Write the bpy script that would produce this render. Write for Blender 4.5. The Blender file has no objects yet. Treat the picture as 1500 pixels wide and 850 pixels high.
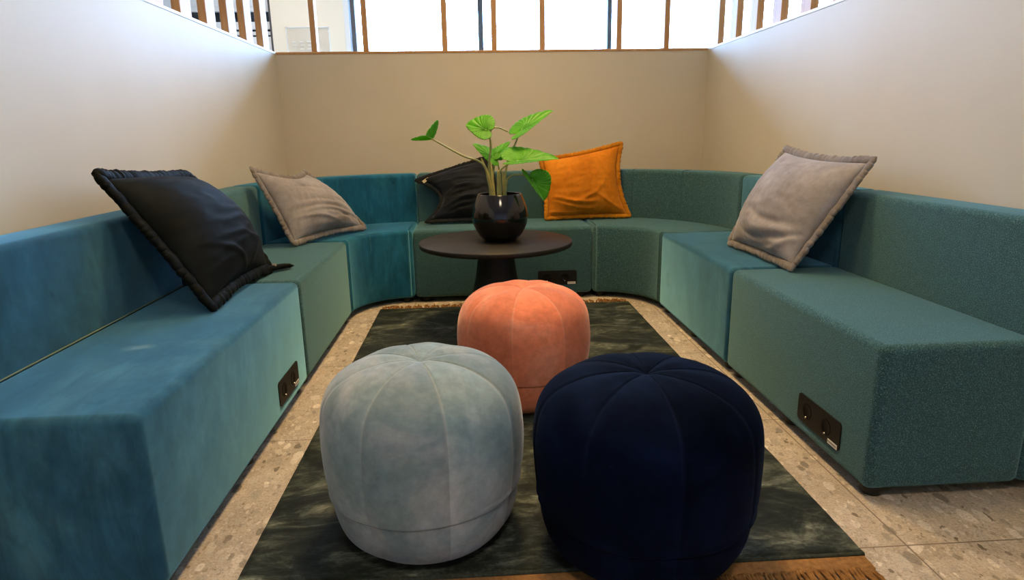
import bpy, bmesh, math, random
import numpy as np
from mathutils import Vector, Matrix, noise

random.seed(7)
ZS_ = 0.44
S = bpy.context.scene
C = S.collection
PI = math.pi

# ------------------------------------------------------------------ camera
FPX, CAMH = 921.8, 0.977
_a, _b, _c = math.radians(3.24), math.radians(13.88), math.radians(-1.02)
F = Vector((math.sin(_a) * math.cos(_b), math.cos(_a) * math.cos(_b), -math.sin(_b)))
R = Vector((math.cos(_a), -math.sin(_a), 0))
U = R.cross(F)
R, U = math.cos(_c) * R + math.sin(_c) * U, -math.sin(_c) * R + math.cos(_c) * U
EYE = Vector((0, 0, CAMH))
cam = bpy.data.objects.new('camera', bpy.data.cameras.new('camera'))
C.objects.link(cam)
cam.data.sensor_width = 36
cam.data.lens = FPX / 1500 * 36
cam.data.clip_start = 0.02
cam.matrix_world = Matrix(((R.x, U.x, -F.x, 0), (R.y, U.y, -F.y, 0), (R.z, U.z, -F.z, CAMH), (0, 0, 0, 1)))
S.camera = cam


def at(u, v, Y):
    """point of the room at depth y = Y seen at picture point (u, v)"""
    d = F + R * ((u - 750) / FPX) + U * ((425 - v) / FPX)
    return EYE + d * (Y / d.y)


# ------------------------------------------------------------------ materials
class NT:
    def __init__(s, name):
        s.m = bpy.data.materials.new(name)
        s.m.use_nodes = True
        s.t = s.m.node_tree
        s.b = s.t.nodes['Principled BSDF']
        s.out = s.t.nodes['Material Output']

    def n(s, kind, **k):
        nd = s.t.nodes.new(kind)
        for a, v in k.items():
            setattr(nd, a, v)
        return nd

    def l(s, a, b):
        s.t.links.new(a, b)

    def coord(s, scale=(1, 1, 1), loc=(0, 0, 0)):
        tc = s.n('ShaderNodeTexCoord')
        mp = s.n('ShaderNodeMapping')
        mp.inputs['Scale'].default_value = scale
        mp.inputs['Location'].default_value = loc
        s.l(tc.outputs['Object'], mp.inputs['Vector'])
        return mp.outputs['Vector']

    def noise(s, vec, scale, detail=4, rough=0.55, dist=0.0):
        n = s.n('ShaderNodeTexNoise')
        n.inputs['Scale'].default_value = scale
        n.inputs['Detail'].default_value = detail
        n.inputs['Roughness'].default_value = rough
        n.inputs['Distortion'].default_value = dist
        s.l(vec, n.inputs['Vector'])
        return n.outputs['Fac']

    def ramp(s, fac, stops, interp='LINEAR'):
        r = s.n('ShaderNodeValToRGB')
        r.color_ramp.interpolation = interp
        e = r.color_ramp.elements
        while len(e) < len(stops):
            e.new(0.5)
        for i, (p, c) in enumerate(stops):
            e[i].position = p
            e[i].color = (c[0], c[1], c[2], 1) if not isinstance(c, (int, float)) else (c, c, c, 1)
        s.l(fac, r.inputs['Fac'])
        return r.outputs['Color']

    def mix(s, fac, a, b, mode='MIX'):
        m = s.n('ShaderNodeMix', data_type='RGBA', blend_type=mode)
        for sock, v in ((m.inputs[0], fac), (m.inputs[6], a), (m.inputs[7], b)):
            if isinstance(v, (int, float)):
                sock.default_value = v
            elif isinstance(v, tuple):
                sock.default_value = (v[0], v[1], v[2], 1)
            else:
                s.l(v, sock)
        return m.outputs[2]

    def bump(s, h, strength=0.2, dist=0.002):
        b = s.n('ShaderNodeBump')
        b.inputs['Strength'].default_value = strength
        b.inputs['Distance'].default_value = dist
        s.l(h, b.inputs['Height'])
        s.l(b.outputs['Normal'], s.b.inputs['Normal'])

    def set(s, **k):
        for a, v in k.items():
            key = a.replace('_', ' ')
            i = s.b.inputs[key]
            if isinstance(v, (int, float)):
                i.default_value = v
            elif isinstance(v, tuple):
                i.default_value = (v[0], v[1], v[2], 1)
            else:
                s.l(v, i)
        return s


def plain(name, col, rough=0.5, spec=0.5, metal=0.0, var=0.0, scale=8, coat=0.0):
    t = NT(name)
    if var:
        f = t.noise(t.coord(), scale)
        lo = tuple(c * (1 - var) for c in col)
        hi = tuple(min(1, c * (1 + var)) for c in col)
        t.set(Base_Color=t.ramp(f, [(0.3, lo), (0.7, hi)]))
    else:
        t.set(Base_Color=col)
    t.set(Roughness=rough, Specular_IOR_Level=spec, Metallic=metal, Coat_Weight=coat)
    return t.m


def velvet(name, dark, mid, light, scale=2.2, sheen=0.35, stint=(1, 1, 1), brush=(1, 1, 1), rough=0.75, srough=0.35, spec=0.08, panels=None, scuff=None, stroke=None):
    """brushed pile: patches where the pile lies the other way"""
    t = NT(name)
    v = t.coord(brush)
    big = t.noise(v, scale, 5, 0.6, 0.6)
    fine = t.noise(t.coord((brush[0] * 1.0, brush[1] * 1.0, brush[2] * 1.0)), scale * 9, 4, 0.65)
    col = t.ramp(big, [(0.28, dark), (0.5, mid), (0.74, light)])
    var = t.ramp(fine, [(0.3, 0.86), (0.7, 1.12)])
    if stroke:
        sk = t.noise(t.coord(stroke), scale * 1.6, 5, 0.65, 0.8)
        col = t.mix(1.0, col, t.ramp(sk, [(0.32, 0.72), (0.5, 1.0), (0.68, 1.3)]), 'MULTIPLY')
        sp_ = t.noise(t.coord((1, 1.4, 1)), 7.5, 2, 0.5, 0.3)
        col = t.mix(1.0, col, t.ramp(sp_, [(0.24, 0.62), (0.31, 1.0)]), 'MULTIPLY')
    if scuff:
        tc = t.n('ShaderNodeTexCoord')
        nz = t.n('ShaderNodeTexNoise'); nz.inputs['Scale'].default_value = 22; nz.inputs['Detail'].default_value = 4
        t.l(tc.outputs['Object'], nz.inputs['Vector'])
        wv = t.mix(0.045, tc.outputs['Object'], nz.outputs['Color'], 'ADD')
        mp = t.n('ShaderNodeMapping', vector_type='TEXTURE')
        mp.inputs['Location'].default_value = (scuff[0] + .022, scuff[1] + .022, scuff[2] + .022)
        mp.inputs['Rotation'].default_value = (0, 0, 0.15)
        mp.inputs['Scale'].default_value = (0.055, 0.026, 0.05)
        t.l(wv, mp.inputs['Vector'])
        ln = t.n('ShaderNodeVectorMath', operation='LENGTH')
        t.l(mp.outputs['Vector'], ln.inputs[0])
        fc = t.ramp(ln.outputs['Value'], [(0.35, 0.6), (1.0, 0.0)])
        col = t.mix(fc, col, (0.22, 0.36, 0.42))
    if panels:
        pa = t.n('ShaderNodeVertexColor', layer_name='panel')
        col = t.mix(1.0, col, t.ramp(pa.outputs['Color'], [(0, 0.78), (1, 1.2)]), 'MULTIPLY')
        se = t.n('ShaderNodeAttribute', attribute_name='seam')
        mu = t.n('ShaderNodeMath', operation='MULTIPLY')
        t.l(se.outputs['Fac'], mu.inputs[0]); mu.inputs[1].default_value = 0.35
        col = t.mix(mu.outputs[0], col, panels)
    t.set(Base_Color=t.mix(1.0, col, var, 'MULTIPLY'), Roughness=rough, Specular_IOR_Level=spec,
          Sheen_Weight=sheen, Sheen_Roughness=srough, Sheen_Tint=stint)
    pile = t.noise(t.coord(), 900, 1)
    t.bump(pile, 0.15, 0.0006)
    return t.m


def wool(name, a, b, speck, sheen=0.2, stint=(1, 1, 1)):
    t = NT(name)
    v = t.coord()
    f = t.noise(v, 300, 3, 0.75)
    g = t.noise(v, 60, 3, 0.6)
    col = t.ramp(f, [(0.36, a), (0.55, b), (0.68, speck)])
    col = t.mix(1.0, col, t.ramp(g, [(0.3, 0.88), (0.7, 1.1)]), 'MULTIPLY')
    t.set(Base_Color=col, Roughness=0.9, Specular_IOR_Level=0.1, Sheen_Weight=sheen, Sheen_Roughness=0.5, Sheen_Tint=stint)
    t.bump(f, 0.2, 0.001)
    return t.m


M = {}
M['wall'] = plain('wall_paint', (0.63, 0.565, 0.44), 0.55, 0.3, var=0.02, scale=3)
M['cap'] = plain('cap_paint', (0.74, 0.72, 0.68), 0.45, 0.4)
M['white'] = plain('white_paint', (0.82, 0.82, 0.82), 0.6, 0.3)
M['cream'] = plain('cream_paint', (0.86, 0.765, 0.62), 0.6, 0.3)
M['dark'] = plain('dark_metal', (0.085, 0.08, 0.08), 0.6, 0.3)
M['darkglass'] = plain('dark_glass', (0.03, 0.035, 0.04), 0.2, 0.4)
M['black'] = plain('black_plastic', (0.009, 0.0085, 0.008), 0.5, 0.25)
M['hole'] = plain('socket_black', (0.002, 0.002, 0.002), 0.6, 0.2)
M['metal'] = plain('bright_metal', (0.8, 0.78, 0.74), 0.25, 0.5, 1.0)
M['sticker'] = plain('sticker_white', (0.75, 0.73, 0.68), 0.6, 0.2)
M['ink'] = plain('ink_grey', (0.22, 0.21, 0.2), 0.7, 0.1)
M['tagcream'] = plain('woven_tag', (0.6, 0.53, 0.36), 0.85, 0.1)
M['tabletop'] = plain('black_laminate', (0.011, 0.0095, 0.008), 0.5, 0.3, var=0.1, scale=40)
M['pot'] = plain('black_glaze', (0.008, 0.0065, 0.005), 0.13, 0.5, coat=0.15)
M['soil'] = plain('potting_soil', (0.012, 0.009, 0.006), 0.95, 0.1, var=0.5, scale=60)
M['foot'] = plain('black_foot', (0.008, 0.008, 0.008), 0.4, 0.4)
M['hem'] = plain('rug_binding', (0.30, 0.15, 0.055), 0.95, 0.05, var=0.25, scale=90)
M['fringe'] = plain('fringe_yarn', (0.27, 0.13, 0.045), 0.95, 0.05, var=0.4, scale=60)

VB = ((0.010, 0.052, 0.092), (0.023, 0.092, 0.145), (0.058, 0.16, 0.205))
M['velvet_blue'] = velvet('blue_velvet', *VB, 3.0, 1.0, (0.36, 0.80, 1.0), (1, 1, 0.55), srough=0.38, stroke=(3.5, 0.9, 0.9))
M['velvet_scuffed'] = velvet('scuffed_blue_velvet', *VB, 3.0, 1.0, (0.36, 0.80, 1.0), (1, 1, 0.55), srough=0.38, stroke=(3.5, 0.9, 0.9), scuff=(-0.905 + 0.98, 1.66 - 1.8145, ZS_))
M['velvet_deep'] = velvet('deep_blue_velvet', (0.005, 0.062, 0.115), (0.009, 0.090, 0.16), (0.02, 0.135, 0.21), 3.0, 0.7, (0.25, 0.72, 1.0), (1, 1, 0.5), srough=0.45, stroke=(3, 3, 0.7))
M['wool'] = wool('teal_wool', (0.014, 0.046, 0.052), (0.044, 0.106, 0.112), (0.15, 0.26, 0.265), 0.36, (0.5, 0.92, 0.97))
M['pipe_blue'] = plain('blue_seam', (0.08, 0.19, 0.235), 0.8, 0.1)
M['pipe_olive'] = plain('olive_seam', (0.16, 0.21, 0.15), 0.85, 0.1)
M['pipe_wool'] = plain('wool_seam', (0.03, 0.07, 0.072), 0.9, 0.1)
M['c_black'] = velvet('black_velvet', (0.003, 0.0042, 0.0040), (0.0045, 0.006, 0.0057), (0.008, 0.010, 0.0095), 5, 0.035, (0.8, 0.85, 0.85), rough=0.6, srough=0.3, spec=0.05)
M['c_ink'] = velvet('charcoal_velvet', (0.009, 0.0105, 0.013), (0.013, 0.015, 0.018), (0.022, 0.025, 0.03), 5, 0.15, (0.7, 0.8, 1), rough=0.7)
M['c_grey'] = velvet('grey_velvet', (0.215, 0.193, 0.19), (0.305, 0.278, 0.276), (0.40, 0.372, 0.372), 4, 0.3)
M['c_grey_b'] = velvet('grey_velvet_border', (0.14, 0.12, 0.11), (0.20, 0.175, 0.16), (0.27, 0.24, 0.22), 8, 0.3)
M['c_orange'] = velvet('orange_velvet', (0.47, 0.14, 0.007), (0.61, 0.192, 0.011), (0.71, 0.25, 0.018), 4, 0.2, (1, 0.7, 0.4))
M['c_orange_b'] = velvet('orange_velvet_border', (0.34, 0.11, 0.006), (0.5, 0.18, 0.01), (0.62, 0.24, 0.015), 8, 0.2, (1, 0.7, 0.4))
M['p_grey'] = velvet('grey_blue_velvet', (0.135, 0.215, 0.238), (0.235, 0.31, 0.335), (0.47, 0.48, 0.495), 4.5, 0.35, panels=(0.48, 0.47, 0.455))
M['p_coral'] = velvet('coral_velvet', (0.56, 0.148, 0.076), (0.70, 0.212, 0.115), (0.79, 0.33, 0.22), 4.5, 0.5, (1, 0.72, 0.6), panels=(0.84, 0.46, 0.33))
M['p_navy'] = velvet('navy_velvet', (0.0010, 0.0022, 0.0065), (0.0018, 0.0040, 0.0125), (0.0045, 0.009, 0.028), 4.5, 0.035, (0.3, 0.5, 1.0), spec=0.015, panels=(0.012, 0.018, 0.042))


def rug_mat():
    t = NT('dark_green_viscose')
    v = t.coord((1, 1.8, 1))
    big = t.noise(v, 4.4, 8, 0.72, 0.9)
    col = t.ramp(big, [(0.38, (0.006, 0.0092, 0.0065)), (0.48, (0.016, 0.022, 0.0155)), (0.56, (0.052, 0.062, 0.046)), (0.66, (0.155, 0.165, 0.125))])
    fib = t.noise(t.coord((7, 16, 1)), 3.2, 5, 0.7, 0.6)
    col = t.mix(1.0, col, t.ramp(fib, [(0.32, 0.45), (0.5, 1.0), (0.68, 1.9)]), 'MULTIPLY')
    w = t.noise(t.coord((8, 160, 1)), 3, 2)
    col = t.mix(1.0, col, t.ramp(w, [(0.3, 0.75), (0.7, 1.2)]), 'MULTIPLY')
    t.set(Base_Color=col, Roughness=0.7, Specular_IOR_Level=0.2, Sheen_Weight=0.06, Sheen_Roughness=0.4)
    t.bump(t.noise(t.coord((60, 300, 1)), 2, 3), 0.3, 0.002)
    return t.m


M['rug'] = rug_mat()
M['rug_edge'] = plain('rug_edge_roll', (0.045, 0.052, 0.04), 0.85, 0.1, var=0.35, scale=120)


def floor_mat():
    t = NT('terrazzo_tile')
    base = (0.56, 0.46, 0.35)
    v0 = t.coord()
    # warp so the chips are angular, elongated shards
    def chips(scale, sx, rot, thr, feather):
        tc = t.n('ShaderNodeTexCoord')
        mp = t.n('ShaderNodeMapping')
        mp.inputs['Scale'].default_value = (sx, 1, 1)
        mp.inputs['Rotation'].default_value = (0, 0, rot)
        t.l(tc.outputs['Object'], mp.inputs['Vector'])
        nz = t.n('ShaderNodeTexNoise')
        nz.inputs['Scale'].default_value = scale * 1.6
        t.l(mp.outputs['Vector'], nz.inputs['Vector'])
        mx = t.mix(0.022, mp.outputs['Vector'], nz.outputs['Color'], 'ADD')
        vo = t.n('ShaderNodeTexVoronoi', feature='F1')
        vo.inputs['Scale'].default_value = scale
        vo.inputs['Randomness'].default_value = 1
        t.l(mx, vo.inputs['Vector'])
        sep = t.n('ShaderNodeSeparateColor')
        t.l(vo.outputs['Color'], sep.inputs[0])
        # chip radius varies from cell to cell
        ad = t.n('ShaderNodeMath', operation='MULTIPLY')
        t.l(sep.outputs[1], ad.inputs[0]); ad.inputs[1].default_value = thr
        sb = t.n('ShaderNodeMath', operation='SUBTRACT')
        t.l(ad.outputs[0], sb.inputs[0]); t.l(vo.outputs['Distance'], sb.inputs[1])
        mul = t.n('ShaderNodeMath', operation='MULTIPLY', use_clamp=True)
        t.l(sb.outputs[0], mul.inputs[0]); mul.inputs[1].default_value = feather
        return mul.outputs[0], sep.outputs[0]

    cloud = t.noise(v0, 7, 6, 0.7)
    col = t.ramp(cloud, [(0.3, (0.37, 0.295, 0.215)), (0.5, (0.52, 0.425, 0.325)), (0.7, (0.63, 0.525, 0.415))])
    for scale, sx, rot, thr, pal in (
            (62, 1.4, 0.5, 0.62, [(0.0, (0.22, 0.165, 0.11)), (0.3, (0.62, 0.525, 0.425)), (0.6, (0.36, 0.28, 0.20)), (1.0, (0.68, 0.585, 0.48))]),
            (33, 1.6, 0.9, 0.60, [(0.0, (0.20, 0.155, 0.105)), (0.35, (0.66, 0.565, 0.46)), (0.65, (0.45, 0.365, 0.275)), (1.0, (0.80, 0.70, 0.585))]),
            (17, 1.8, 0.3, 0.52, [(0.0, (0.19, 0.155, 0.112)), (0.3, (0.68, 0.58, 0.475)), (0.6, (0.33, 0.265, 0.195)), (1.0, (0.82, 0.72, 0.61))]),
            (8.5, 1.9, 0.7, 0.34, [(0.0, (0.20, 0.175, 0.135)), (0.4, (0.64, 0.545, 0.44)), (1.0, (0.72, 0.62, 0.51))])):
        fac, rnd = chips(scale, sx, rot, thr, 16)
        col = t.mix(fac, col, t.ramp(rnd, pal))
    speck = t.noise(v0, 160, 3, 0.7)
    col = t.mix(1.0, col, t.ramp(speck, [(0.36, 0.72), (0.5, 1.0), (0.66, 1.12)]), 'MULTIPLY')
    br = t.n('ShaderNodeTexBrick', offset=0.0, squash=1.0)
    br.inputs['Scale'].default_value = 1
    br.inputs['Brick Width'].default_value = 0.693
    br.inputs['Row Height'].default_value = 0.693
    br.inputs['Mortar Size'].default_value = 0.0022
    br.inputs['Mortar Smooth'].default_value = 0.1
    t.l(t.coord((1, 1, 1), (-1.012 + 0.693 * 20, -1.264 + 0.693 * 20, 0)), br.inputs['Vector'])
    col = t.mix(br.outputs['Fac'], col, (0.22, 0.17, 0.12))
    t.set(Base_Color=col, Roughness=0.5, Specular_IOR_Level=0.35)
    return t.m


M['floor'] = floor_mat()


def wood_mat():
    t = NT('oak_slat')
    f = t.noise(t.coord((30, 30, 1.5)), 3, 5, 0.6, 0.4)
    t.set(Base_Color=t.ramp(f, [(0.3, (0.46, 0.235, 0.085)), (0.7, (0.60, 0.335, 0.14))]), Roughness=0.5, Specular_IOR_Level=0.35)
    return t.m


M['wood'] = wood_mat()


def leaf_mat():
    t = NT('leaf_green')
    a = t.n('ShaderNodeAttribute', attribute_name='vein')
    f = t.noise(t.coord(), 30, 3)
    g = t.ramp(f, [(0.3, (0.055, 0.31, 0.005)), (0.7, (0.13, 0.49, 0.016))])
    col = t.mix(a.outputs['Fac'], g, (0.36, 0.66, 0.16))
    t.set(Base_Color=col, Roughness=0.42, Specular_IOR_Level=0.3)
    tr = t.n('ShaderNodeBsdfTranslucent')
    t.l(t.mix(0.4, col, (0.3, 0.75, 0.03)), tr.inputs['Color'])
    ms = t.n('ShaderNodeMixShader')
    ms.inputs['Fac'].default_value = 0.45
    t.l(t.b.outputs[0], ms.inputs[1]); t.l(tr.outputs[0], ms.inputs[2])
    t.l(ms.outputs[0], t.out.inputs['Surface'])
    return t.m


M['leaf'] = leaf_mat()
M['stem'] = plain('plant_stem', (0.42, 0.37, 0.11), 0.5, 0.3, var=0.25, scale=30)
M['petiole'] = plain('leaf_stalk', (0.34, 0.36, 0.13), 0.45, 0.35, var=0.2, scale=30)


def glass_mat():
    t = NT('window_glass')
    tr = t.n('ShaderNodeBsdfTransparent')
    gl = t.n('ShaderNodeBsdfGlossy')
    gl.inputs['Roughness'].default_value = 0.0
    ms = t.n('ShaderNodeMixShader')
    ms.inputs['Fac'].default_value = 0.012
    t.l(tr.outputs[0], ms.inputs[1]); t.l(gl.outputs[0], ms.inputs[2])
    t.l(ms.outputs[0], t.out.inputs['Surface'])
    return t.m


M['glass'] = glass_mat()


def acrylic_mat():
    t = NT('clear_acrylic')
    tr = t.n('ShaderNodeBsdfTransparent')
    tr.inputs["Color"].default_value = (1, 1, 1, 1)
    ms = t.n('ShaderNodeMixShader')
    ms.inputs['Fac'].default_value = 0.18
    t.set(Base_Color=(0.9, 0.9, 0.88), Roughness=0.1)
    t.l(tr.outputs[0], ms.inputs[1]); t.l(t.b.outputs[0], ms.inputs[2])
    t.l(ms.outputs[0], t.out.inputs['Surface'])
    return t.m


M['acrylic'] = acrylic_mat()


def lamp_mat():
    t = NT('lamp_diffuser')
    t.set(Base_Color=(0.9, 0.85, 0.75), Emission_Color=(1.0, 0.72, 0.42), Emission_Strength=6)
    return t.m


M['lamp'] = lamp_mat()

# ------------------------------------------------------------------ object helpers


def base_of(o):
    while o.parent:
        o = o.parent
    return Vector(o.location)


def obj(name, bm, mat, parent=None, smooth=True, kind=None, label=None):
    """link a bmesh given in room coordinates as one mesh object"""
    if parent is not None:
        bmesh.ops.translate(bm, verts=bm.verts, vec=-base_of(parent))
    me = bpy.data.meshes.new(name)
    bm.normal_update()
    bm.to_mesh(me)
    bm.free()
    me.materials.append(mat)
    if smooth:
        me.shade_smooth()
    o = bpy.data.objects.new(name, me)
    C.objects.link(o)
    if parent is not None:
        o.parent = parent
    if kind:
        o['kind'] = kind
    if label:
        o['label'] = label
    return o


def thing(name, label, cat, loc=(0, 0, 0), group=None):
    o = bpy.data.objects.new(name, None)
    C.objects.link(o)
    o.empty_display_size = 0.05
    o.location = loc
    o['label'] = label
    o['category'] = cat
    if group:
        o['group'] = group
    return o


def struct(name, bm, mat, label, cat, smooth=False):
    o = obj(name, bm, mat, None, smooth, 'structure', label)
    o['category'] = cat
    return o


def box_bm(x0, x1, y0, y1, z0, z1, bev=0.0, seg=3, bm=None):
    b = bmesh.new()
    g = bmesh.ops.create_cube(b, size=1)
    for v in b.verts:
        v.co = Vector((x0 + (v.co.x + .5) * (x1 - x0), y0 + (v.co.y + .5) * (y1 - y0), z0 + (v.co.z + .5) * (z1 - z0)))
    if bev:
        bmesh.ops.bevel(b, geom=list(b.edges), offset=bev, segments=seg, profile=0.5, affect='EDGES')
    if bm is None:
        return b
    join(bm, b)
    return bm


def join(dst, src):
    me = bpy.data.meshes.new('tmp')
    src.to_mesh(me)
    src.free()
    dst.from_mesh(me)
    bpy.data.meshes.remove(me)


def lathe_bm(prof, cx, cy, n=64, z=0.0):
    bm = bmesh.new()
    rings = []
    for r, h in prof:
        if r < 1e-6:
            rings.append([bm.verts.new((cx, cy, z + h))])
        else:
            rings.append([bm.verts.new((cx + r * math.cos(2 * PI * i / n), cy + r * math.sin(2 * PI * i / n), z + h)) for i in range(n)])
    for a, b in zip(rings, rings[1:]):
        for i in range(n):
            j = (i + 1) % n
            if len(a) == 1 and len(b) == 1:
                continue
            if len(a) == 1:
                bm.faces.new((a[0], b[j], b[i]))
            elif len(b) == 1:
                bm.faces.new((a[i], a[j], b[0]))
            else:
                bm.faces.new((a[i], a[j], b[j], b[i]))
    bmesh.ops.recalc_face_normals(bm, faces=bm.faces)
    return bm


def tube_bm(pts, rad, n=10, closed=False, flat=None, bm=None):
    """tube through points; rad number or list; flat = (normal vector, thickness ratio) squashes it"""
    bm = bm or bmesh.new()
    P = [Vector(p) for p in pts]
    m = len(P)
    rings = []
    up = None
    for i in range(m):
        if closed:
            t = (P[(i + 1) % m] - P[i - 1])
        else:
            t = P[min(i + 1, m - 1)] - P[max(i - 1, 0)]
        if t.length < 1e-9:
            t = Vector((0, 0, 1))
        t.normalize()
        if flat:
            up = flat[0] - t * flat[0].dot(t)
        elif up is None:
            up = Vector((0, 0, 1)) if abs(t.z) < 0.9 else Vector((1, 0, 0))
            up = up - t * up.dot(t)
        else:
            up = up - t * up.dot(t)
        up = up.normalized()
        sd = t.cross(up).normalized()
        r = rad[i] if isinstance(rad, (list, tuple)) else rad
        k = flat[1] if flat else 1.0
        rings.append([bm.verts.new(P[i] + sd * (r * math.cos(2 * PI * j / n)) + up * (k * r * math.sin(2 * PI * j / n))) for j in range(n)])
    pairs = list(zip(rings, rings[1:])) + ([(rings[-1], rings[0])] if closed else [])
    for a, b in pairs:
        for j in range(n):
            k = (j + 1) % n
            bm.faces.new((a[j], a[k], b[k], b[j]))
    if not closed:
        bm.faces.new(rings[0][::-1])
        bm.faces.new(rings[-1])
    bmesh.ops.recalc_face_normals(bm, faces=bm.faces)
    return bm


def spline(ctrl, n=8):
    P = [Vector(p) for p in ctrl]
    out = []
    for i in range(len(P) - 1):
        p0, p1, p2, p3 = P[max(i - 1, 0)], P[i], P[i + 1], P[min(i + 2, len(P) - 1)]
        for k in range(n):
            t = k / n
            out.append(0.5 * ((2 * p1) + (p2 - p0) * t + (2 * p0 - 5 * p1 + 4 * p2 - p3) * t * t + (3 * p1 - p0 - 3 * p2 + p3) * t ** 3))
    out.append(P[-1])
    return out


def cyl_bm(c, axis, r, depth, n=24, bm=None):
    a = Vector(axis).normalized()
    c = Vector(c)
    return tube_bm([c - a * depth / 2, c + a * depth / 2], r, n, bm=bm)


# ------------------------------------------------------------------ layout numbers (metres)
XL, XR, YB = -0.690, 1.018, 3.692       # fronts of the left, right and back seats
RIN, SD, D = 0.318, 0.43, 0.58          # inner radius of the curves, seat depth, depth with backrest
ZS, ZT, ZB = 0.44, 0.743, 0.032
WL, WR, WB, ZW = -1.285, 1.633, 4.5, 1.528
WT = 0.10
HX0, HX1, HY0, HY1, HZ = -6.0, 6.0, -6.0, 7.0, 3.1

# ------------------------------------------------------------------ the room
struct('floor', box_bm(HX0, HX1, HY0, HY1, -0.1, 0), M['floor'], 'beige terrazzo floor laid in large square tiles', 'floor')
struct('ceiling', box_bm(HX0, HX1, HY0, HY1, HZ, HZ + 0.1), M['white'], 'white hall ceiling high above the booth', 'ceiling')
struct('wall_left', box_bm(WL - WT, WL, 0.15, WB + WT, 0, ZW - 0.012), M['wall'], 'pale partition wall left of the booth, behind the left sofa', 'wall')
struct('wall_right', box_bm(WR, WR + WT, 0.15, WB + WT, 0, ZW - 0.012), M['wall'], 'pale partition wall right of the booth, behind the right sofa', 'wall')
struct('wall_back', box_bm(WL, WR, WB, WB + WT, 0, ZW - 0.012), M['wall'], 'beige partition wall across the back of the booth', 'wall')
struct('trim_1', box_bm(WL - WT, WL + 0.003, 0.15, WB + WT, ZW - 0.012, ZW + 0.004, 0.003, 2), M['cap'], 'thin white cap along the top of the left partition', 'trim')
struct('trim_2', box_bm(WR - 0.003, WR + WT, 0.15, WB + WT, ZW - 0.012, ZW + 0.004, 0.003, 2), M['cap'], 'thin white cap along the top of the right partition', 'trim')
struct('trim_3', box_bm(WL + 0.003, WR - 0.003, WB - 0.004, WB + WT, ZW - 0.012, ZW + 0.004, 0.003, 2), M['wood'], 'thin oak cap along the top of the back partition', 'trim')
# the hall around the booth
struct('wall_rear', box_bm(HX0, HX1, HY0 - 0.1, HY0, 0, HZ), M['white'], 'hall wall behind the camera', 'wall')
struct('wall_west', box_bm(HX0 - 0.1, HX0, HY0, HY1, 0, HZ), M['white'], 'far left hall wall', 'wall')
struct('wall_east', box_bm(HX1, HX1 + 0.1, HY0, HY1, 0, HZ), M['white'], 'far right hall wall', 'wall')
# far end of the hall: white wall with dark bands, cream panel, then glazing
bm = bmesh.new()
wx0 = -3.02
box_bm(HX0, wx0, HY1, HY1 + 0.1, 0, 2.38, bm=bm)
box_bm(HX0, wx0, HY1, HY1 + 0.1, 2.98, HZ, bm=bm)
box_bm(wx0, -2.02, HY1, HY1 + 0.1, 0, 1.98, bm=bm)
box_bm(wx0, -2.02, HY1, HY1 + 0.1, 2.28, 2.38, bm=bm)
box_bm(wx0, -2.02, HY1, HY1 + 0.1, 2.98, HZ, bm=bm)
struct('wall_far', bm, M['white'], 'white end wall of the hall seen between the slats of the left partition', 'wall')
struct('wall_panel', box_bm(-2.0, -1.27, HY1 - 0.02, HY1 + 0.1, 0, HZ), M['cream'], 'cream coloured wall panel beyond the left corner of the booth', 'wall')
# window with dark bands (louvred) in the white wall
win = bpy.data.objects.new('window_1', None); C.objects.link(win); win.location = (-2.5, HY1, 1.98)
win['kind'] = 'structure'; win['label'] = 'low window with dark horizontal bands seen between the left slats'; win['category'] = 'window'
fb = bmesh.new()
for z0, z1 in ((1.98, 1.992), (2.012, 2.042), (2.068, 2.135), (2.235, 2.28)):
    box_bm(wx0, -2.02, HY1 + 0.01, HY1 + 0.07, z0, z1, bm=fb)
obj('window_frame', fb, M['white'], win, False)
obj('window_pane', box_bm(wx0, -2.02, HY1 + 0.06, HY1 + 0.08, 1.98, 2.28), M['darkglass'], win, False)
obj('window_edge', box_bm(-2.02, -2.0, HY1 - 0.02, HY1 + 0.02, 0, 2.5), M['dark'], win, False)


def glazing(name, label, axis, a0, a1, b, mull, z0, z1, thin=()):
    w = bpy.data.objects.new(name, None); C.objects.link(w)
    w.location = ((a0 + a1) / 2, b, 0) if axis == 'x' else (b, (a0 + a1) / 2, 0)
    w['kind'] = 'structure'; w['label'] = label; w['category'] = 'window'

    def bx(p0, p1, q0, q1, zz0, zz1):
        return box_bm(p0, p1, q0, q1, zz0, zz1) if axis == 'x' else box_bm(q0, q1, p0, p1, zz0, zz1)
    for c, hw in mull:
        obj('mullion', bx(c - hw, c + hw, b, b + 0.09, z0, z1), M['dark'], w, False)
    obj('sill', bx(a0, a1, b - 0.02, b + 0.1, 0, z0), M['white'], w, False)
    obj('lintel', bx(a0, a1, b - 0.02, b + 0.1, z1, HZ), M['white'], w, False)
    obj('pane', bx(a0, a1, b + 0.045, b + 0.05, z0, z1), M['glass'], w, False)
    for c, hw in thin:
        obj('jamb', bx(c - hw, c + hw, b - 0.02, b + 0.08, z0, z1), M['white'], w, False)
    return w


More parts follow.
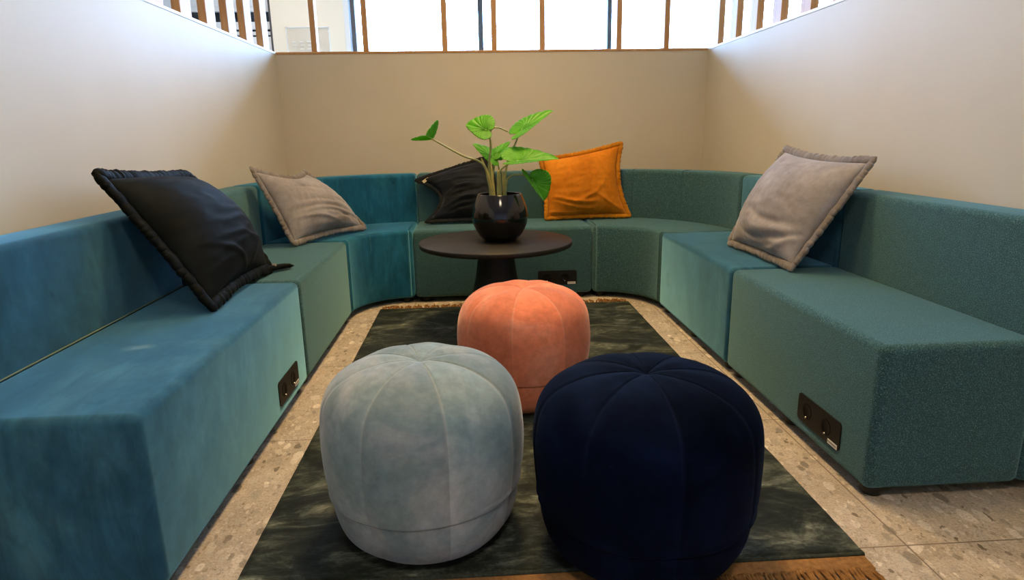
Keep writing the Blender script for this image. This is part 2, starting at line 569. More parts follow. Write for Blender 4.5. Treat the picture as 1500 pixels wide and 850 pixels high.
glazing('window_2', 'tall bright window across the end of the hall beyond the back partition', 'x', -1.27, HX1, HY1,
        [(-1.185, 0.022), (0.119, 0.026), (1.472, 0.022), (2.83, 0.022), (4.2, 0.022), (5.6, 0.022)], 0.35, 2.98,
        [(-1.245, 0.026)])
cw = bpy.data.objects.new('window_added', None); C.objects.link(cw); cw.location = (-4, HY1, 2.38)  # strip of glazing added so more daylight reaches the right partition
cw['kind'] = 'structure'; cw['label'] = 'added high strip window over the white end wall at left, lighting the right partition'; cw['category'] = 'window'
obj('pane', box_bm(HX0, -2.0, HY1 + 0.045, HY1 + 0.05, 2.38, 2.98), M['glass'], cw, False)
for c_ in (-5.97, -4.0, -2.03):
    obj('mullion', box_bm(c_ - .025, c_ + .025, HY1, HY1 + 0.09, 2.38, 2.98), M['dark'], cw, False)

# notice board: clear sheet on the cream panel
nb = thing('notice_sheet', 'clear acrylic sheet with small grey print on the cream panel', 'sign', (-1.67, HY1 - 0.03, 1.83))
obj('acrylic_sheet', box_bm(-1.86, -1.43, HY1 - 0.031, HY1 - 0.02, 1.82, 2.075, 0.002, 1), M['acrylic'], nb, False)
pb = bmesh.new()
for r_ in range(3):
    for c_ in range(4):
        x = -1.81 + c_ * 0.075 + (0.01 if r_ == 1 else 0)
        if (r_, c_) in ((0, 0), (2, 3)):
            continue
        obj('print_mark', box_bm(x, x + 0.04, HY1 - 0.033, HY1 - 0.031, 1.86 + r_ * 0.035, 1.872 + r_ * 0.035), M['sticker'], nb, False)
pb.free()
eb = bmesh.new()
for x0, x1, z0, z1 in ((-1.862, -1.428, 2.07, 2.078), (-1.862, -1.854, 1.82, 2.078), (-1.436, -1.428, 1.82, 2.078)):
    box_bm(x0, x1, HY1 - 0.034, HY1 - 0.02, z0, z1, bm=eb)
obj('sheet_edge', eb, M['white'], nb, False)

LZ = HZ - 0.09
E1, E2, E3 = 12, 32, 25  # the last value drives the added fill lamp above the camera
E4 = 20  # hall lamp added to brighten the cream panel
# lamps out of the picture: two warm ones above the booth, two added for fill
for i, (lx, ly, en) in enumerate([(0.15, 1.9, E1), (0.15, 3.05, E2), (0.2, -0.4, E3), (-1.75, 5.75, E4)]):
    cl = thing('ceiling_light', ['round ceiling lamp above the front of the rug', 'round ceiling lamp above the table', 'added round fill lamp above the camera', 'added round lamp beyond the back partition, brightening the cream panel'][i], 'lamp', (lx, ly, LZ), 'round ceiling lamps')
    obj('lamp_housing', lathe_bm([(0, .09), (.30, .09), (.31, .08), (.31, 0), (.29, -.005), (.29, .03), (0, .03)], lx, ly, 48, LZ), M['white'], cl)
    obj('diffuser', lathe_bm([(0, 0.012), (.285, .012), (.285, .028), (0, .028)], lx, ly, 48, LZ), M['lamp'], cl)
    ld = bpy.data.lights.new('warm_lamp', 'AREA')
    ld.shape = 'DISK'; ld.size = 0.56; ld.spread = math.radians(125 if i < 2 else 160); ld.energy = en; ld.color = ((1.0, 0.70, 0.30), (1.0, 0.66, 0.25), (1.0, 0.86, 0.66), (1.0, 0.88, 0.72))[i]
    lo = bpy.data.objects.new('warm_lamp', ld); C.objects.link(lo)
    lo.parent = cl; lo.location = (0, 0, 0.006)

# ------------------------------------------------------------------ slats on the partitions
ORD = ['first', 'second', 'third', 'fourth', 'fifth', 'sixth', 'seventh', 'eighth', 'ninth']


def slat_bm(x0, x1, y0, y1):
    return box_bm(x0, x1, y0, y1, ZW + 0.004, 2.35, 0.003, 2)


def tagslat(o, label, group):
    o['label'] = label; o['category'] = 'slat'; o['group'] = group


protos = {}


def slat(x, y, w, d, label, group):
    key = (round(w, 3), round(d, 3))
    if key not in protos:
        o = obj('wooden_slat', slat_bm(-w / 2, w / 2, -d / 2, d / 2), M['wood'], None, False)
        protos[key] = o
    else:
        o = protos[key].copy(); C.objects.link(o)
    o.location = (x, y, 0)
    tagslat(o, label, group)


k_ = 4.53 / 4.6
for i, x in enumerate([-1.044, -0.701, -0.169, 0.168, 0.498, 1.03, 1.363]):
    slat(x * k_, WB + 0.035, 0.036, 0.07, 'oak slat standing on the back partition, %s from the left corner' % ORD[i], 'slats on the back partition')
kl = 1.30 / 1.315
for i, (a, b) in enumerate([(4.321, 4.502), (4.038, 4.168), (3.77, 3.879), (3.478, 3.582), (3.167, 3.303), (2.90, 3.005)]):
    slat(WL - 0.03, (a + b) / 2 * kl, 0.04, 0.12, 'oak slat standing on the left partition, %s from the back corner' % ORD[i], 'slats on the left partition')
kr = 1.648 / 1.668
for i, (a, b) in enumerate([(4.388, 4.525), (4.102, 4.216), (3.825, 3.908), (3.659, 3.719), (3.531, 3.606), (3.208, 3.314), (3.158, 3.205), (2.93, 3.012)]):
    if i in (3, 6):
        continue
    slat(WR + 0.03, (a + b) / 2 * kr, 0.04, 0.10, 'oak slat standing on the right partition, %s from the back corner' % ORD[i if i < 3 else i - 1 if i < 6 else i - 2], 'slats on the right partition')
rail = bmesh.new()
struct('trim_4', box_bm(WL - WT, WL, 0.15, WB + WT, 2.35, 2.40), M['wood'], 'oak rail over the slats of the left partition', 'trim')
struct('trim_5', box_bm(WR, WR + WT, 0.15, WB + WT, 2.35, 2.40), M['wood'], 'oak rail over the slats of the right partition', 'trim')
struct('trim_6', box_bm(WL, WR, WB, WB + WT, 2.35, 2.40), M['wood'], 'oak rail over the slats of the back partition', 'trim')
rail.free()

# ------------------------------------------------------------------ sofas
BEV = 0.024
G = 0.003   # gap between modules


def soft_box(x0, x1, y0, y1, z0, z1, bev=BEV):
    return box_bm(x0, x1, y0, y1, z0, z1, bev, 5)


def feet(root, spots, s=0.028):
    for (x, y) in spots:
        obj('foot', lathe_bm([(0, 0), (s * .8, 0), (s, .004), (s, ZB + .006), (0, ZB + .006)], x, y, 20, 0), M['foot'], root)


def outlet(root, origin, ax, nrm, w=0.235, h=0.088, flip=False):
    """black power outlet with two sockets; ax = direction along the seat, nrm = outwards"""
    o = Vector(origin); ax = Vector(ax); nrm = Vector(nrm); up = Vector((0, 0, 1))

    def slab(cx, cz, w_, h_, d0, d1, bev, seg=4):
        b = bmesh.new()
        bmesh.ops.create_cube(b, size=1)
        for v in b.verts:
            v.co = Vector((v.co.x * w_, v.co.y * h_, d0 + (v.co.z + .5) * (d1 - d0)))
        if bev:
            es = [e for e in b.edges if abs(e.verts[0].co.z - e.verts[1].co.z) > 1e-6]
            bmesh.ops.bevel(b, geom=es, offset=bev, segments=seg, profile=0.5, affect='EDGES')
        for v in b.verts:
            v.co = o + ax * (cx + v.co.x) + up * (cz + v.co.y) + nrm * v.co.z
        bmesh.ops.recalc_face_normals(b, faces=b.faces)
        return b
    pl = obj('power_outlet', slab(0, 0, w, h, -0.004, 0.004, 0.012), M['black'], root, False, label='black power outlet plate')
    for sx in (-0.062, 0.045):
        ring = bmesh.new()
        c = o + ax * sx
        n = 32
        lo = [ring.verts.new(c + (ax * math.cos(2 * PI * i / n) + up * math.sin(2 * PI * i / n)) * 0.021 + nrm * 0.0045) for i in range(n)]
        hi = [ring.verts.new(c + (ax * math.cos(2 * PI * i / n) + up * math.sin(2 * PI * i / n)) * 0.0235 + nrm * 0.0055) for i in range(n)]
        ou = [ring.verts.new(c + (ax * math.cos(2 * PI * i / n) + up * math.sin(2 * PI * i / n)) * 0.026 + nrm * 0.0040) for i in range(n)]
        ce = ring.verts.new(c + nrm * 0.0042)
        for i in range(n):
            j = (i + 1) % n
            ring.faces.new((ce, lo[i], lo[j])); ring.faces.new((lo[i], hi[i], hi[j], lo[j])); ring.faces.new((hi[i], ou[i], ou[j], hi[j]))
        bmesh.ops.recalc_face_normals(ring, faces=ring.faces)
        obj('socket', ring, M['hole'], pl)
        obj('earth_pin', cyl_bm(c - up * 0.019 + nrm * 0.006, nrm, 0.003, 0.006, 10), M['metal'], pl)
    st = obj('sticker', slab(0.086, -0.034, 0.048, 0.014, 0.004, 0.005, 0), M['sticker'], pl, False, label='small white sticker')
    txt = bmesh.new()
    for i in range(7):
        join(txt, slab(0.066 + i * 0.0062, -0.034, 0.004, 0.0055 + 0.0012 * (i % 2), 0.005, 0.0053, 0))
    obj('print', txt, M['ink'], pl, False)


def straight_sofa(label, side, y0, y1, mat, seam_mat):
    """module of the left ('L'), right ('R') run along y, or the back ('B') run along x (y0, y1 are then x)"""
    if side == 'B':
        root = thing('sofa_module', label, 'sofa', ((y0 + y1) / 2, YB + D / 2, 0), 'modules of the U-shaped sofa')
        a, b = y0 + G, y1 - G
        obj('seat', soft_box(a, b, YB, YB + SD + 0.004, ZB, ZS), mat, root)
        obj('backrest', soft_box(a, b, YB + SD, YB + D, ZB, ZT), mat, root)
        feet(root, [(x, y) for x in (a + .06, b - .06) for y in (YB + .06, YB + D - .06)])
    else:
        s = -1 if side == 'L' else 1
        xf = XL if side == 'L' else XR
        root = thing('sofa_module', label, 'sofa', (xf + s * D / 2, (y0 + y1) / 2, 0), 'modules of the U-shaped sofa')
        a, b = y0 + G, y1 - G
        x0, x1 = sorted((xf, xf + s * (SD + 0.004)))
        obj('seat', soft_box(x0, x1, a, b, ZB, ZS), mat, root)
        x0, x1 = sorted((xf + s * SD, xf + s * D))
        obj('backrest', soft_box(x0, x1, a, b, ZB, ZT), mat, root)
        feet(root, [(x, y) for x in (xf + s * .05, xf + s * (D - .05)) for y in (a + .05, (a + b) / 2, b - .05)])
    return root


def sector_bm(cx, cy, r0, r1, a0, a1, z0, z1, bev=BEV, n=28):
    bm = bmesh.new()
    ring = []
    for i in range(n + 1):
        a = a0 + (a1 - a0) * i / n
        c, s = math.cos(a), math.sin(a)
        ring.append([bm.verts.new((cx + r * c, cy + r * s, z)) for r, z in ((r0, z0), (r1, z0), (r1, z1), (r0, z1))])
    for p, q in zip(ring, ring[1:]):
        for j in range(4):
            k = (j + 1) % 4
            bm.faces.new((p[j], p[k], q[k], q[j]))
    bm.faces.new(ring[0][::-1]); bm.faces.new(ring[-1])
    bmesh.ops.recalc_face_normals(bm, faces=bm.faces)
    bm.normal_update()
    es = [e for e in bm.edges if len(e.link_faces) == 2 and e.calc_face_angle() > 0.6]
    bmesh.ops.bevel(bm, geom=es, offset=bev, segments=4, profile=0.5, affect='EDGES')
    return bm


def curved_sofa(label, cx, cy, a0, a1, mat, seam_mat, seam_at):
    root = thing('curved_sofa_module', label, 'sofa', (cx + .6 * math.cos((a0 + a1) / 2), cy + .6 * math.sin((a0 + a1) / 2), 0), 'modules of the U-shaped sofa')
    e = 0.004
    obj('seat', sector_bm(cx, cy, RIN, RIN + SD + 0.004, a0 + e * (1 if a1 > a0 else -1), a1 - e * (1 if a1 > a0 else -1), ZB, ZS), mat, root)
    br = obj('backrest', sector_bm(cx, cy, RIN + SD, RIN + D, a0 + e * (1 if a1 > a0 else -1), a1 - e * (1 if a1 > a0 else -1), ZB, ZT), mat, root)
    for sa in seam_at:
        c, s = math.cos(sa), math.sin(sa)

        def pt(r, z):
            return Vector((cx + r * c, cy + r * s, z))
        r_ = RIN + SD + 0.0006
        obj('seam', tube_bm(spline([pt(r_, ZS + .01), pt(r_, ZT - .05), pt(r_, ZT - .022), pt(r_ + .007, ZT - .006), pt(r_ + .024, ZT + .0005), pt(r_ + .1, ZT + .0005)], 5), 0.0016, 6), seam_mat, br)
        if mat is M['velvet_deep']:
            obj('seam', tube_bm(spline([pt(RIN + SD - .02, ZS + .0003), pt(RIN + .05, ZS + .0003), pt(RIN + .024, ZS), pt(RIN + .007, ZS - .007), pt(RIN - .0003, ZS - .03), pt(RIN - .0003, ZS - .1)], 5), 0.0012, 6), seam_mat, br)
    feet(root, [(cx + r * math.cos(a), cy + r * math.sin(a)) for r in (RIN + .06, RIN + D - .06) for a in (a0 + .15 * (1 if a1 > a0 else -1), a1 - .15 * (1 if a1 > a0 else -1))])
    return root


o = straight_sofa('long blue velvet sofa module nearest the camera on the left', 'L', 1.205, 2.424, M['velvet_blue'], M['pipe_blue'])
outlet(o, (XL, 2.168, 0.122), (0, 1, 0), (1, 0, 0))
for ch in o.children:
    if ch.name.startswith('seat'):
        ch.data.materials[0] = M['velvet_scuffed']
obj('seam', tube_bm([(XL - SD + 0.002, 1.225 + i * 0.02, ZS - 0.001) for i in range(60)], 0.0024, 8), M['pipe_olive'], o, label='pale olive seam')
straight_sofa('green wool sofa module between two blue ones on the left', 'L', 2.424, YB - RIN, M['wool'], M['pipe_wool'])
curved_sofa('curved blue velvet corner sofa module at the back left', XL + RIN, YB - RIN, PI, PI / 2, M['velvet_deep'], M['pipe_blue'], [PI * 0.755])
o = straight_sofa('green wool sofa module along the back wall behind the table', 'B', XL + RIN, XR - RIN, M['wool'], M['pipe_wool'])
outlet(o, (0.485, YB, 0.132), (1, 0, 0), (0, -1, 0))
curved_sofa('curved green wool corner sofa module at the back right', XR - RIN, YB - RIN, 0, PI / 2, M['wool'], M['pipe_wool'], [PI * 0.22, PI * 0.36])
straight_sofa('blue velvet sofa module on the right, under part of the grey cushion', 'R', 2.408, YB - RIN, M['velvet_blue'], M['pipe_blue'])
o = straight_sofa('green wool sofa module nearest the camera on the right', 'R', 1.443, 2.408, M['wool'], M['pipe_wool'])
outlet(o, (XR, 1.694, 0.122), (0, -1, 0), (-1, 0, 0))

# ------------------------------------------------------------------ cushions


def cushion(label, TL, TR, BR, BL, mat, bmat, front, back, conc=(0.03, 0.03, 0.03, 0.03), seed=0, wr=0.008, rad=0.017, folds=(), tag_at=None, tag_mat=None, ears=None, wdir=(1, 3)):
    """corner points in the room; u runs left to right, v top to bottom; conc: inward bow of top, right, bottom, left edges"""
    TL, TR, BR, BL = map(Vector, (TL, TR, BR, BL))
    nrm = (BL - TL).cross(TR - TL).normalized()
    cen = (TL + TR + BR + BL) / 4
    if nrm.dot(EYE - cen) < 0:
        nrm = -nrm
    du = ((TR - TL) + (BR - BL)) / 2
    dv = ((BL - TL) + (BR - TR)) / 2

    def flatp(u, v):
        s, t = (u + 1) / 2, (v + 1) / 2
        p = TL * (1 - s) * (1 - t) + TR * s * (1 - t) + BR * s * t + BL * (1 - s) * t
        bu = (1 - u * u); bv = (1 - v * v)
        p = p + dv * (conc[0] * bu * (1 - t) - conc[2] * bu * t) + du * (conc[3] * bv * (1 - s) - conc[1] * bv * s)
        for (fu, fv, amp, width, ang) in folds:
            pass
        return p

    def off(u, v, th, sgn):
        h = (max(0, 1 - abs(u) ** 2.1) * max(0, 1 - abs(v) ** 2.1)) ** 0.56
        w = 0.0
        if sgn > 0:
            q = Vector((u * wdir[0] + seed * 3.1, v * wdir[1] + seed, seed * 1.7))
            n1 = noise.noise(q * 1.3 + Vector((0.6 * noise.noise(q), 0, 0)))
            n2 = noise.noise(q * 2.9 + Vector((5, 3, 1)))
            edge = min(1, (1 - max(abs(u), abs(v))) * 5)
            w = wr * (0.9 * (1 - abs(n1) * 3.2) + 0.5 * n2) * edge
            for (fu, fv, amp, width, ang) in folds:
                ca, sa = math.cos(ang), math.sin(ang)
                a_ = (u - fu) * ca + (v - fv) * sa
                b_ = -(u - fu) * sa + (v - fv) * ca
                b_ += 0.10 * math.sin(a_ * 3 + seed)
                w += amp * math.exp(-(b_ / width) ** 2) * math.exp(-(a_ / 0.55) ** 2)
        return nrm * sgn * (th * h + w * h ** 0.3 if sgn > 0 else th * h)

    N = 72
    root = thing('cushion', label, 'cushion', (cen.x, cen.y, ZS), 'cushions on the sofa')
    bm = bmesh.new()
    fr = [[None] * (N + 1) for _ in range(N + 1)]
    bk = [[None] * (N + 1) for _ in range(N + 1)]
    for i in range(N + 1):
        for j in range(N + 1):
            u, v = math.sin((i / N - .5) * PI) * 0.5 + (2 * i / N - 1) * 0.5, math.sin((j / N - .5) * PI) * .5 + (2 * j / N - 1) * .5
            p = flatp(u * 0.945, v * 0.945)
            border = i in (0, N) or j in (0, N)
            fr[i][j] = bm.verts.new(p + off(u, v, front, 1))
            bk[i][j] = fr[i][j] if border else bm.verts.new(p + off(u, v, back, -1))
    for i in range(N):
        for j in range(N):
            bm.faces.new((fr[i][j], fr[i + 1][j], fr[i + 1][j + 1], fr[i][j + 1]))
            bm.faces.new((bk[i][j], bk[i][j + 1], bk[i + 1][j + 1], bk[i + 1][j]))
    bmesh.ops.recalc_face_normals(bm, faces=bm.faces)
    for v in bm.verts:
        v.co.z = max(v.co.z, ZS + 0.003)
    cover = obj('cover', bm, mat, root)
    # padded border all round, crimped
    pts, rads = [], []
    K = 120
    path = [(-1 + 2 * k / K, -1) for k in range(K)] + [(1, -1 + 2 * k / K) for k in range(K)] + [(1 - 2 * k / K, 1) for k in range(K)] + [(-1, 1 - 2 * k / K) for k in range(K)]
    for k, (u, v) in enumerate(path):
        m = max(abs(u), abs(v))
        c = min(abs(u), abs(v))
        r_ = 1.0
        p = flatp(u * r_, v * r_)
        cr = 1.1 * noise.noise(Vector((k * 0.37, seed * 7.3, 0))) + 0.22 * math.sin(k * 0.9 + 2.5 * noise.noise(Vector((k * 0.13, seed, 9))))
        p = p + nrm * (0.004 * noise.noise(Vector((k * 0.11, seed, 4)))) + (p - cen).normalized() * 0.003 * cr
        if p.z < ZS + rad * 0.8:
            p.z = ZS + rad * 0.8
        pts.append(p)
        rads.append(rad * (1 + 0.17 * cr) * (1 - 0.25 * max(0, (c - 0.9) / 0.1)))
    bo = tube_bm(pts, rads, 12, True, (nrm, 0.62))
    obj('border', bo, bmat, root)
    if tag_at:
        (u, v, wd, ht, ang) = tag_at
        p = flatp(u, v) + nrm * (rad * 0.7 + 0.004)
        ux = du.normalized(); vx = nrm.cross(ux).normalized()
        ca, sa = math.cos(ang), math.sin(ang)
        ax_, ay_ = ux * ca + vx * sa, -ux * sa + vx * ca
        tb = bmesh.new()
        bmesh.ops.create_cube(tb, size=1)
        for q in tb.verts:
            q.co = p + ax_ * q.co.x * wd + ay_ * q.co.y * ht + nrm * q.co.z * 0.003
        bmesh.ops.recalc_face_normals(tb, faces=tb.faces)
        tg = obj('label_tag', tb, tag_mat, root, False, label='small pale woven tag')
        if wd > 0.03:
            pr = bmesh.new()
            for i in range(5):
                cb = bmesh.new()
                bmesh.ops.create_cube(cb, size=1)
                for q in cb.verts:
                    q.co = p + ax_ * (q.co.x * wd * 0.1 + (i - 2) * wd * 0.16) + ay_ * (q.co.y * ht * 0.45) + nrm * (0.0018 + q.co.z * 0.0006)
                join(pr, cb)
            bmesh.ops.recalc_face_normals(pr, faces=pr.faces)
            obj('print', pr, M['ink'], tg, False)
    return root, nrm, flatp


XSB = XL - SD
rt, nr, fp = cushion('black velvet cushion leaning on the near blue sofa at left', (-1.140, 2.008, 0.880), (-1.125, 2.583, 0.847), (-0.850, 2.600, 0.458), (-0.846, 1.988, 0.458),
        M['c_black'], M['c_black'], 0.125, 0.05, (0.02, -0.10, 0.05, 0.015), 1, 0.0022, 0.022,
        folds=[(0.0, 0.5, 0.006, 0.04, 0.35), (0.3, 0.62, 0.006, 0.035, 0.2), (-0.3, 0.72, 0.008, 0.04, 0.8), (0.45, 0.8, 0.007, 0.035, -0.6), (0.15, 0.25, 0.004, 0.04, 0.15), (0.5, 0.1, 0.004, 0.04, 0.3), (-0.5, -0.78, 0.005, 0.04, 0.1), (0.1, -0.72, 0.004, 0.04, -0.1)], wdir=(1.5, 4))
cushion('taupe grey cushion slumped in the left corner, on the curved blue seat', (-1.085, 3.200, 0.838), (-0.965, 3.74, 0.788), (-0.650, 3.745, 0.458), (-0.922, 3.211, 0.458),
        M['c_grey'], M['c_grey_b'], 0.11, 0.045, (0.12, -0.04, 0.05, 0.015), 2, 0.0025, 0.017,
        folds=[(-0.1, 0.1, -0.006, 0.05, 0.1), (0.0, 0.35, -0.010, 0.06, 0.2), (0.2, 0.6, -0.010, 0.05, 0.35), (-0.3, 0.65, 0.008, 0.05, 0.3), (0.55, 0.75, -0.010, 0.05, 0.2), (0.5, 0.3, -0.006, 0.05, 0.6), (-0.2, -0.4, -0.005, 0.05, 0.05)])
cushion('black cushion with a pale tag, slumped behind the plant', (-0.372, 4.085, 0.705), (0.105, 4.095, 0.845), (0.185, 3.935, 0.458), (-0.305, 3.915, 0.458),
        M['c_ink'], M['c_ink'], 0.10, 0.05, (0.0, 0.02, 0.03, 0.27), 3, 0.006, 0.014,
        folds=[(0.1, -0.25, -0.010, 0.05, -0.1), (0.0, 0.0, 0.012, 0.06, -0.25), (0.1, 0.2, -0.014, 0.06, -0.35), (-0.1, 0.45, 0.014, 0.06, -0.45), (0.0, 0.7, -0.010, 0.05, -0.5)], tag_at=(-0.88, -0.84, 0.044, 0.018, 0.5), tag_mat=M['tagcream'])
cushion('orange velvet cushion standing against the back sofa', (0.425, 4.055, 0.822), (0.945, 4.055, 0.915), (0.992, 3.985, 0.456), (0.448, 3.965, 0.456),
        M['c_orange'], M['c_orange_b'], 0.09, 0.045, (0.035, 0.09, 0.02, 0.03), 4, 0.0025, 0.014,
        folds=[(-0.35, 0.48, 0.014, 0.07, 0.12), (-0.3, 0.68, 0.010, 0.06, 0.15), (-0.55, 0.86, 0.010, 0.06, -0.1), (0.75, 0.65, 0.008, 0.06, 0.5), (0.1, 0.35, 0.008, 0.06, -0.7)])
cushion('large grey velvet cushion leaning on the right sofa', (1.440, 2.895, 0.893), (1.446, 2.240, 0.866), (1.214, 2.310, 0.458), (1.203, 2.903, 0.458),
        M['c_grey'], M['c_grey_b'], 0.12, 0.05, (0.05, 0.0, 0.02, -0.005), 5, 0.0022, 0.017,
        folds=[(0.25, 0.36, -0.016, 0.08, 0.12), (0.2, 0.56, 0.012, 0.07, 0.0), (-0.2, 0.72, -0.008, 0.05, 0.3), (0.6, 0.6, -0.010, 0.05, -0.35), (0.55, 0.78, 0.008, 0.05, -0.5), (0.0, 0.85, -0.006, 0.04, 0.1)])
# loose corner ear of the near black cushion lying on the seat
ear = tube_bm(spline([(-0.86, 2.56, 0.462), (-0.835, 2.615, 0.458), (-0.80, 2.655, 0.456), (-0.775, 2.675, 0.452)], 6), [0.02] * 6 + [0.019] * 6 + [0.016] * 3 + [0.012, 0.008, 0.005, 0.003], 10, False, (Vector((0, 0, 1)), 0.6))
obj('corner_ear', ear, M['c_black'], rt)
obj('label_tag', box_bm(-0.842, -0.826, 2.60, 2.604, 0.466, 0.476), M['tagcream'], rt, False, label='small pale woven tag')

# ------------------------------------------------------------------ table, pot and plant
TX, TY, TZ, TR_ = 0.098, 3.085, 0.47, 0.378
tb = thing('coffee_table', 'round black coffee table in front of the back sofa', 'table', (TX, TY, 0.0128))
th = 0.026
obj('table_top', lathe_bm([(0, TZ - th), (TR_ - .012, TZ - th), (TR_ - .003, TZ - th + .003), (TR_, TZ - th + .008), (TR_, TZ - .003), (TR_ - .003, TZ), (0, TZ)], TX, TY, 128), M['tabletop'], tb)
obj('pedestal', lathe_bm([(0, .024), (.20, .024), (.198, .03), (.17, .06), (.135, .16), (.105, .28), (.085, TZ - th - .02), (.084, TZ - th), (0, TZ - th)], TX, TY, 64), M['tabletop'], tb)
obj('base_plate', lathe_bm([(0, .0128), (.215, .0128), (.22, .015), (.22, .022), (.215, .025), (0, .025)], TX, TY, 64), M['tabletop'], tb)

PX, PY = 0.122, 3.085
pp = thing('potted_plant', 'green leafy plant in a glossy black round pot on the table', 'plant', (PX, PY, TZ))
prof = [(0, 0), (.068, 0), (.08, .004), (.105, .03), (.127, .07), (.136, .105), (.136, .13), (.130, .165), (.118, .20), (.109, .222), (.106, .228), (.102, .229), (.100, .224), (.108, .20), (.122, .165), (.126, .12), (.10, .05), (0, .03)]
obj('pot', lathe_bm(spline([(r, 0, z) for r, z in prof], 3) and [(p.x, p.z) for p in spline([(r, 0, z) for r, z in prof], 3)], PX, PY, 96, TZ), M['pot'], pp)
obj('soil', lathe_bm([(0, .206), (.06, .203), (.1035, .195), (.1035, .185), (0, .185)], PX, PY, 48, TZ), M['soil'], pp)


def heart(phi):
    """outline radius from the stalk, phi = 0 towards the tip"""
    a = abs(phi)
    key = [(0, 1.0), (0.12, 0.90), (0.3, 0.74), (0.55, 0.60), (0.9, 0.51), (1.4, 0.46), (2.0, 0.44), (2.5, 0.43), (2.8, 0.36), (3.0, 0.22), (PI, 0.10)]
    for (a0, r0), (a1, r1) in zip(key, key[1:]):
        if a <= a1:
            t = (a - a0) / (a1 - a0)
            return r0 + (r1 - r0) * t
    return 0.1


def leaf(parent, u, v, Y, axis, sa, sb, droop=0.0, cup=0.0):
    """axis, sa, sb: (right px, down px, deeper m): midrib vector and the two half-width vectors at real size"""
    p0 = at(u, v, Y)

    def vec(t):
        return at(u + t[0], v + t[1], Y + t[2]) - p0
    A, SA, SB = vec(axis), vec(sa), vec(sb)
    nrm = (SA - SB).cross(A)
    nrm = nrm.normalized() if nrm.length > 1e-6 else Vector((0, -1, 0))
    if nrm.z < 0:
        nrm = -nrm
    bm = bmesh.new()
    lay = bm.verts.layers.float.new('vein')
    NP, NR = 240, 12
    th = 0.0006
    sheets = []
    for sgn in (1, -1):
        cen = bm.verts.new(p0 + nrm * th * sgn); cen[lay] = 1.0
        rings = []
        for r in range(1, NR + 1):
            row = []
            for i in range(NP):
                phi = -PI + 2 * PI * i / NP
                rr = r / NR * heart(phi)
                x, y = rr * math.cos(phi), rr * math.sin(phi)
                ys = y / 0.50
                x2 = x - 0.10 * abs(ys) ** 2
                q = p0 + A * x2 + (SA if y > 0 else SB) * abs(ys)
                L = A.length
                q = q + nrm * (-droop * L * max(0, x) ** 2 - cup * L * ys * ys)
                # veins: midrib, then side veins that sweep from the midrib towards the rim
                vein = 0.0
                ph2 = abs(phi) / (0.55 + 0.45 * r / NR)
                d = abs((ph2 / 0.30 + 0.5) % 1.0 - 0.5)
                vein = max(vein, 0.7 * math.exp(-(d / 0.07) ** 2))
                vein *= min(1, max(0, (r / NR - 0.12) / 0.25))
                if abs(y) < 0.010 and x > 0:
                    vein = 0.9
                q = q + nrm * (sgn * th - 0.0022 * math.exp(-(d / 0.2) ** 2))
                vv = bm.verts.new(q); vv[lay] = min(1, vein)
                row.append(vv)
            rings.append(row)
        for i in range(NP):
            j = (i + 1) % NP
            f = (cen, rings[0][i], rings[0][j])
            bm.faces.new(f if sgn > 0 else f[::-1])
        for ra, rb in zip(rings, rings[1:]):
            for i in range(NP):
                j = (i + 1) % NP
                f = (ra[i], rb[i], rb[j], ra[j])
                bm.faces.new(f if sgn > 0 else f[::-1])
        sheets.append(rings[-1])
    for i in range(NP):
        j = (i + 1) % NP
        bm.faces.new((sheets[0][i], sheets[1][i], sheets[1][j], sheets[0][j]))
    bmesh.ops.recalc_face_normals(bm, faces=bm.faces)
    obj('leaf', bm, M['leaf'], parent)


def stem(pts, r0, r1, mat):
    P = [at(*p) for p in pts]
    P[0].z = TZ + 0.19
    c = spline(P, 8)
    n = len(c)
    return obj('stem', tube_bm(c, [r0 + (r1 - r0) * (i / (n - 1)) ** 0.7 for i in range(n)], 10), mat, pp)


y0 = PY
s = stem([(722, 284, y0), (715, 262, y0 - .01), (711, 246, y0 - .02), (701, 236, y0 - .03), (680, 229, y0 - .05), (655, 216, y0 - .08), (632, 203, y0 - .10)], .0085, .0034, M['petiole'])
leaf(s, 632, 203, y0 - .10, (-9, -5, -.10), (-33, 2, -.02), (10, -30, .03), 0.0)
s = stem([(719, 284, y0 + .01), (717, 255, y0 + .01), (716.5, 238, y0 + .01), (719, 215, y0), (717, 200, y0 - .01), (712, 190, y0 - .02)], .0085, .0036, M['petiole'])
leaf(s, 712, 190, y0 - .02, (-30, -9, .03), (4, -25, .05), (-8, 14, -.05), 0.1, 0.05)
s = stem([(738, 284, y0 + .03), (740, 258, y0 + .04), (745, 232, y0 + .05), (754, 212, y0 + .05), (759, 200, y0 + .04), (764, 190, y0 + .03)], .007, .0034, M['petiole'])
leaf(s, 764, 190, y0 + .03, (45, -31, .02), (-5, -16, .07), (4, 5, -.06), 0.06, 0.03)
s = stem([(730, 284, y0 - .04), (730, 262, y0 - .05), (733, 250, y0 - .06), (743, 241, y0 - .07), (758, 236, y0 - .08)], .007, .0036, M['petiole'])
leaf(s, 758, 236, y0 - .08, (61, -6, -.02), (-6, -24, .10), (2, 3, -.07), 0.05, 0.02)
s = stem([(740, 284, y0 - .02), (742, 268, y0 - .03), (747, 259, y0 - .05), (756, 256, y0 - .06), (768, 257, y0 - .07), (779, 263, y0 - .08)], .006, .003, M['petiole'])
leaf(s, 779, 263, y0 - .08, (19, 31, -.01), (30, -8, .04), (-12, -8, -.03), 0.08, 0.03)
s = stem([(721, 284, y0 + .03), (722, 262, y0 + .04), (724, 245, y0 + .05), (722, 230, y0 + .05)], .006, .003, M['petiole'])
leaf(s, 722, 230, y0 + .05, (-29, -21, .02), (9, -9, .06), (-5, 9, -.04), 0.05)
